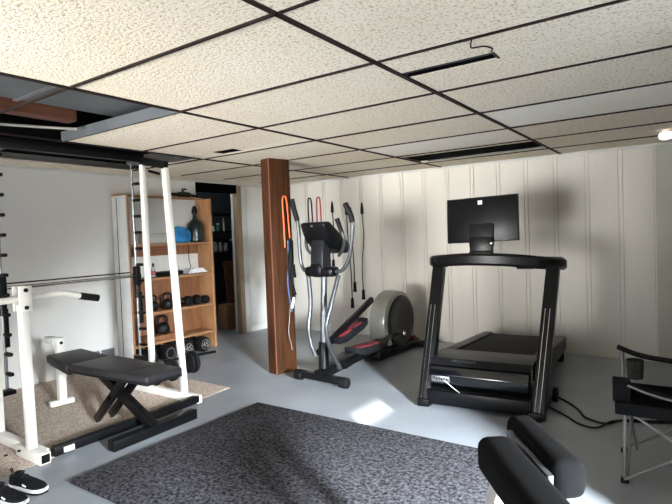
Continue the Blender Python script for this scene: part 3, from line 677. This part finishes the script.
# handle rail: curved band
hr = MB(); N = 24
pts = []
for k in range(N+1):
    t_ = -1+2*k/N
    pts.append(Vector((t_*.455, .33+.10*t_*t_+.22*max(0, abs(t_)-.86)/.14*.6, 1.02-.035*t_*t_-.01*t_)))
pts = [Vector((-.45, .74, .975))]+pts+[Vector((.45, .74, .955))]
bm = hr.bm; rings = []
for i, p in enumerate(pts):
    tdir = (pts[min(i+1, len(pts)-1)]-pts[max(i-1, 0)]); tdir.z = 0; tdir.normalize(); nx = Vector((-tdir.y, tdir.x, 0))
    hh, ww = (.045, .05)
    sec = [(-1, -.6), (-1, .6), (-.6, 1), (.6, 1), (1, .6), (1, -.6), (.6, -1), (-.6, -1)]
    rings.append([bm.verts.new(p+nx*a*ww+Vector((0, 0, b*hh))) for a, b in sec])
for i in range(len(rings)-1):
    for k in range(8): bm.faces.new((rings[i][k], rings[i][(k+1) % 8], rings[i+1][(k+1) % 8], rings[i+1][k]))
bm.faces.new(rings[0][::-1]); bm.faces.new(rings[-1])
hrail = hr.build('handlebar', M_plastic, tm)
MB().box((.27, .37, .965), (.12, .07, .035), bev=.01).build('control_box', M_plastic, hrail)
w = MB()
for xx in (-.38, -.22, .18): w.cyl((xx, .30+.09*abs(xx), 1.015), (xx, .285+.10*abs(xx), 1.015), .006, n=8)
w.build('screw', M_bpaint, hrail)
# screen
scr = MB().box((0, 0, 0), (.53, .028, .335), bev=.006).build('screen', M_gloss, tm)
scr.location = (-.035, .40, 1.31); scr.rotation_euler = (R(-6), R(-1.5), R(-3))
MB().box((0, -.001, 0), (.515, .03, .32), bev=.003).build('screen_back', M_plastic, scr)
MB().box((-.008, -.0165, .125), (.032, .003, .03)).build('logo', M_logo, scr)
MB().box((0, -.022, -.12), (.18, .03, .17), bev=.008).build('mount_plate', M_plastic2, scr)
br = MB(); br.box((-.03, .345, 1.10), (.165, .05, .16), bev=.008); br.box((-.03, .325, 1.03), (.165, .06, .10), bev=.008); br.build('screen_bracket', M_plastic, tm)
MB().cyl((.05, .312, 1.135), (.05, .30, 1.135), .008, n=10).build('bolt', M_logo, tm)
# power cord
tag(MB().tube([(-.86, 3.96, .012), (-.74, 3.84, .008), (-.66, 3.72, .008), (-.60, 3.60, .008), (-.48, 3.55, .008), (-.40, 3.66, .008), (-.2, 3.75, .008), (.1, 3.9, .008), (.34, 4.0, .01)], .007, 8, 6).build('power_cord', M_rubber), 'upper black power cord running from the treadmill to the chair', 'cord')
tag(MB().tube([(-.85, 3.70, .010), (-.78, 3.64, .008), (-.70, 3.56, .008), (-.62, 3.47, .008), (-.52, 3.45, .008), (-.44, 3.58, .022), (-.30, 3.68, .008), (0, 3.8, .008), (.34, 3.85, .008)], .006, 8, 6).build('power_cord', M_rubber), 'lower black cord looping over the floor right of the treadmill', 'cord')

# ------------------------------------------------------------------ folding camp chair (faces left)
ch = thing('camp_chair', 'black folding camp chair with steel legs and mesh cup holder', 'chair', (-.30, 2.79, 0))
n_, f_ = 0.0, .375        # near and far leg rows (y)
bx_ = .52                 # depth to back legs (x)
for (xx, yy) in ((0, n_), (-.04, f_), (bx_, n_), (bx_, f_)):
    MB().box((xx, yy, .012), (.035, .035, .024), bev=.006).build('rubber_foot', M_rubber, ch)
for yy, xo in ((n_, 0), (f_, -.04)):
    MB().cyl((xo, yy, .02), (xo+.005, yy, .385), .0085, n=10).build('leg', M_chairsteel, ch)
    MB().cyl((bx_, yy, .02), (bx_, yy, .80), .0085, n=10).build('leg', M_chairsteel, ch)
    s = -.012 if yy == n_ else .012
    MB().cyl((xo+.0, yy+s, .02), (bx_, yy+s, .37), .0075, n=10).build('cross_tube', M_chairsteel, ch)
    MB().cyl((xo+.0, yy-s, .355), (bx_, yy-s, .03), .0075, n=10).build('cross_tube', M_chairsteel, ch)
for xx in (.0, bx_):
    MB().cyl((xx+.01, n_, .03), (xx+.01, f_, .36), .0075, n=10).build('cross_tube', M_chairsteel, ch)
    MB().cyl((xx+.02, n_, .36), (xx+.02, f_, .03), .0075, n=10).build('cross_tube', M_chairsteel, ch)
# seat fabric
st = MB(); bm = st.bm; gx, gy = 8, 8; vs = {}
for i in range(gx+1):
    for j in range(gy+1):
        a, b = i/gx, j/gy
        z = .385-.035*math.sin(PI*b)*math.sin(PI*min(1, a+.2))
        vs[i, j] = bm.verts.new((-.03+a*(bx_+.03), -.02+b*(f_+.03)-.02*(1-a)*0, z))
for i in range(gx):
    for j in range(gy): bm.faces.new((vs[i, j], vs[i+1, j], vs[i+1, j+1], vs[i, j+1]))
ret = bmesh.ops.solidify(bm, geom=bm.faces[:], thickness=.012)
st.build('seat', M_canvas, ch)
w = MB(); w.lohi((-.035, -.025, .335), (-.015, f_+.0, .395), bev=.004); w.lohi((-.03, -.03, .335), (bx_, -.018, .395), bev=.004); w.build('seat_band', M_canvas, ch)
MB().lohi((-.045, -.01, .39), (.03, .0, .51), bev=.004).build('side_flap', M_canvas, ch)
# backrest
w = MB(); w.lohi((bx_-.01, -.01, .40), (bx_+.012, f_+.01, .80), bev=.008); w.build('backrest', M_canvas, ch)
# arms
def arm(y, x0, z0, lab):
    a = MB(); bm = a.bm
    P = smooth_path([(x0, y, z0), (x0+.10, y, z0-.035), (x0+.22, y, z0-.05), (x0+.40, y, z0-.055), (bx_, y, z0+.03)], 4)
    r_ = []
    for p in P: r_.append([bm.verts.new(p+Vector((0, d, e))) for d, e in ((-.035, -.006), (.035, -.006), (.035, .006), (-.035, .006))])
    for i in range(len(r_)-1):
        for k in range(4): bm.faces.new((r_[i][k], r_[i][(k+1) % 4], r_[i+1][(k+1) % 4], r_[i+1][k]))
    bm.faces.new(r_[0][::-1]); bm.faces.new(r_[-1])
    return a.build('armrest', M_canvas, ch)
a1 = arm(n_+.02, .015, .475, ''); a2 = arm(f_, -.065, .575, '')
MB().tube([(.02, n_-.018, .478), (.12, n_-.018, .445), (.25, n_-.018, .43), (bx_, n_-.018, .45)], .005, 8, 4).build('piping', M_chairsteel, a1)
MB().cyl((.02, n_+.01, .385), (.015, n_+.015, .47), .010, n=10).build('arm_post', M_chairsteel, ch)
MB().cyl((-.04, f_, .385), (-.045, f_, .565), .011, n=10).build('arm_post', M_chairsteel, ch)
MB().lathe([(.030, -.10), (.038, -.095), (.042, 0), (.036, 0), (.033, -.09)], (.02, f_-.03, .52), n=18).build('cup_holder', M_mesh, ch)
MB().tube([(.33, f_-.05, .40), (.34, f_-.07, .52), (.40, f_-.07, .60), (.46, f_-.04, .60)], .008, 8, 5).build('back_strap', M_canvas, ch)

# ------------------------------------------------------------------ near exercise bench with two black pads
PZ = .60
P1a, P1b = Vector((-.478, 1.665, PZ)), Vector((-.262, 1.372, PZ))
dr = (P1b-P1a).normalized(); side_ = Vector((dr.y, -dr.x, 0)); 
if side_.x > 0: side_ = -side_
tp = thing('padded_bench', 'white framed exercise bench with two black foam pads at bottom right', 'exercise bench', (-.40, 1.42, 0))
o3 = Vector((-.40, 1.42, 0))
def rpad(a, b, w, h, name):
    mb = MB(); mb.bar(a-o3, b-o3, w, h)
    bmesh.ops.bevel(mb.bm, geom=mb.bm.edges[:], offset=.032, segments=4, profile=.5, affect='EDGES')
    return mb.build(name, M_foam, tp)
rpad(P1a, P1b, .088, .105, 'foam_pad')
s2 = side_*.122
rpad(P1a+s2+dr*.125-v(0, 0, .015), P1b+s2+dr*.24-v(0, 0, .015), .105, .11, 'foam_pad')
mid = side_*.055
MB().bar(P1a+mid-o3+dr*.08+v(0, 0, .015), P1b+mid-o3+dr*.0+v(0, 0, .005), .016, .03, .003).build('chrome_bar', M_siltube, tp)
q0 = P1a+s2*.55+dr*.10
MB().bar(q0-o3-v(0, 0, .06), (q0-o3)+v(-.10, -.10, -PZ+.04), .05, .06, .004).build('frame_leg', M_wpaint, tp)
q1 = P1b+s2*.55+dr*.1
MB().bar(q1-o3-v(0, 0, .06), (q1-o3)+v(.0, -.05, -PZ+.04), .05, .06, .004).build('frame_leg', M_wpaint, tp)
MB().bar(q0-o3-v(0, 0, .085), q1-o3-v(0, 0, .085), .05, .05, .004).build('pad_rail', M_wpaint, tp)
MB().bar((q0-o3)+v(-.10, -.10, -PZ+.03), (q1-o3)+v(.0, -.05, -PZ+.03), .06, .058, .004).build('base_rail', M_wpaint, tp)
MB().box(q0-o3-v(.03, .02, .075), (.05, .05, .035), bev=.006).build('bracket', M_bpaint, tp)

# ------------------------------------------------------------------ shoes
def shoe_parts(t):
    # toe along +x, length .29
    secs = [(-.135, .028, .060, .085), (-.11, .036, .068, .092), (-.06, .037, .062, .085), (-.01, .039, .050, .078), (.04, .045, .036, .064), (.09, .045, .028, .052), (.125, .034, .022, .042), (.142, .015, .018, .03)]
    mb = MB(); bm = mb.bm; rings = []
    for x, hw, zm, zt in secs:
        prof = [(-1, 0), (-1.02, .35), (-.86, .75), (-.45, .97), (0, 1), (.45, .97), (.86, .75), (1.02, .35), (1, 0)]
        rings.append([bm.verts.new((x, a*hw, .024+(zt-.024)*c)) for a, c in prof])
    for i in range(len(rings)-1):
        for k in range(8): bm.faces.new((rings[i][k], rings[i][k+1], rings[i+1][k+1], rings[i+1][k]))
        bm.faces.new((rings[i][8], rings[i][0], rings[i+1][0], rings[i+1][8]))
    bm.faces.new(rings[0][::-1]); bm.faces.new(rings[-1])
    mb.build('upper', M_sneaker, t, ang=60)
    def sole(name, z0, z1, g, m):
        pts = [(x-.004 if i == 0 else x, hw+g) for i, (x, hw, _, _) in enumerate(secs)]
        poly = [(x, -h) for x, h in pts]+[(x, h) for x, h in pts[::-1]]
        poly = [(-.142, -.015)]+poly[:]+[(-.142, .015)]
        return MB().prism(poly, z0, z1, 'z', bev=.003).build(name, m, t)
    sole('midsole', .012, .032, .004, M_sole); sole('outsole', 0, .013, .003, M_rubber)
    MB().lathe([(.012, -.001), (.033, 0), (.036, .006), (.028, .011), (.014, .004)], (-.085, 0, .083)).build('collar', M_plastic2, t)
    w = MB()
    for k in range(4): w.tube([(-.03+.022*k, -.022, .076-.008*k), (-.026+.022*k, 0, .087-.009*k), (-.022+.022*k, .022, .076-.008*k)], .003, 6, 3)
    w.build('laces', M_plastic2, t)
    MB().tube([(-.14, 0, .085), (-.155, 0, .10), (-.14, 0, .108), (-.128, 0, .09)], .004, 6, 4).build('pull_tab', M_rubber, t)
    MB().box((.02, -.043, .044), (.03, .006, .012), rot=(.5, .3, 0)).build('logo', M_logo, t)
s1 = thing('sneaker', 'black sneaker with white midsole nearer the rack foot', 'shoe', (-2.80, 1.225, 0.0005), R(14), 'pair of sneakers by the rack')
shoe_parts(s1)
s1.scale = (.8, .85, .9)
dup(s1, (-2.75, 1.11, 0.0005), R(13), 'black sneaker with white midsole at the left bottom corner', 'pair of sneakers by the rack')

# ------------------------------------------------------------------ light
sun = bpy.data.lights.new('sun', 'SUN'); sun.energy = 45; sun.angle = R(.5); sun.color = (1, .96, .9)
so = bpy.data.objects.new('sun', sun); C.objects.link(so)
d = Vector((-1.865, 3.05, 0))-Vector((XR+.05, SY, SZ)); so.rotation_euler = d.to_track_quat('-Z', 'Y').to_euler()
so.location = (6, -2, 4)
# daylight falling steeply through the window
al = bpy.data.lights.new('window_daylight', 'AREA'); al.shape = 'RECTANGLE'; al.size = .4; al.size_y = .7; al.energy = 580; al.spread = R(64); al.color = (.86, .93, 1)
ao = bpy.data.objects.new('window_daylight', al); C.objects.link(ao); ao.location = (XR-.03, .15, 1.38)
ao.rotation_euler = (Vector((-1.2, 2.8, -1.25))-Vector(ao.location)).to_track_quat('-Z', 'Y').to_euler()
# added fill light aimed upward to brighten the ceiling
gl = bpy.data.lights.new('ceiling_fill', 'AREA'); gl.shape = 'RECTANGLE'; gl.size = .9; gl.size_y = .5; gl.energy = 6; gl.spread = R(58); gl.color = (1, .96, .90)
go = bpy.data.objects.new('ceiling_fill', gl); C.objects.link(go); go.location = (XR-.04, .15, .45)
go.rotation_euler = (Vector((-3.0, 3.2, 2.0))-Vector(go.location)).to_track_quat('-Z', 'Y').to_euler()
hl = bpy.data.lights.new('back_wall_fill', 'AREA'); hl.shape = 'RECTANGLE'; hl.size = 2.6; hl.size_y = .9; hl.energy = 84; hl.spread = R(48); hl.color = (1, .985, .955)  # added fill light for the back wall and far ceiling
ho = bpy.data.objects.new('back_wall_fill', hl); C.objects.link(ho); ho.location = ((VX0+VX1)/2, YF+.03, .80)
ho.rotation_euler = (Vector((-3.3, YB, 2.3))-Vector(ho.location)).to_track_quat('-Z', 'Y').to_euler()
ul = bpy.data.lights.new('utility_fill', 'POINT'); ul.energy = 14; ul.shadow_soft_size = .06; ul.color = (.9, .95, 1)  # added fill light so the room behind the doorway isn't black
uo = bpy.data.objects.new('utility_fill', ul); C.objects.link(uo); uo.location = (-5.35, 4.1, 2.0)
wd = bpy.data.worlds.new('world'); sc.world = wd; wd.use_nodes = True
wd.node_tree.nodes['Background'].inputs[0].default_value = (.6, .75, 1, 1); wd.node_tree.nodes['Background'].inputs[1].default_value = .6

# ------------------------------------------------------------------ camera
cam = bpy.data.cameras.new('camera'); co = bpy.data.objects.new('camera', cam); C.objects.link(co)
cam.sensor_fit = 'HORIZONTAL'; cam.sensor_width = 36; cam.lens = 36*521.4/672; cam.clip_start = .02
yaw, pit, rol = -.6073, -.0334, -.0365
f = Vector((math.sin(yaw)*math.cos(pit), math.cos(yaw)*math.cos(pit), math.sin(pit)))
r0 = Vector((math.cos(yaw), -math.sin(yaw), 0)); u0 = r0.cross(f)
rr = r0*math.cos(rol)+u0*math.sin(rol); uu = -r0*math.sin(rol)+u0*math.cos(rol)
mx = Matrix((rr, uu, -f)).transposed().to_4x4(); mx.translation = (0, 0, 1.238)
co.matrix_world = mx
sc.camera = co
vs_ = sc.view_settings; vs_.view_transform = 'Standard'; vs_.look = 'None'; vs_.gamma = 1; vs_.use_curve_mapping = False; vs_.exposure = -.12
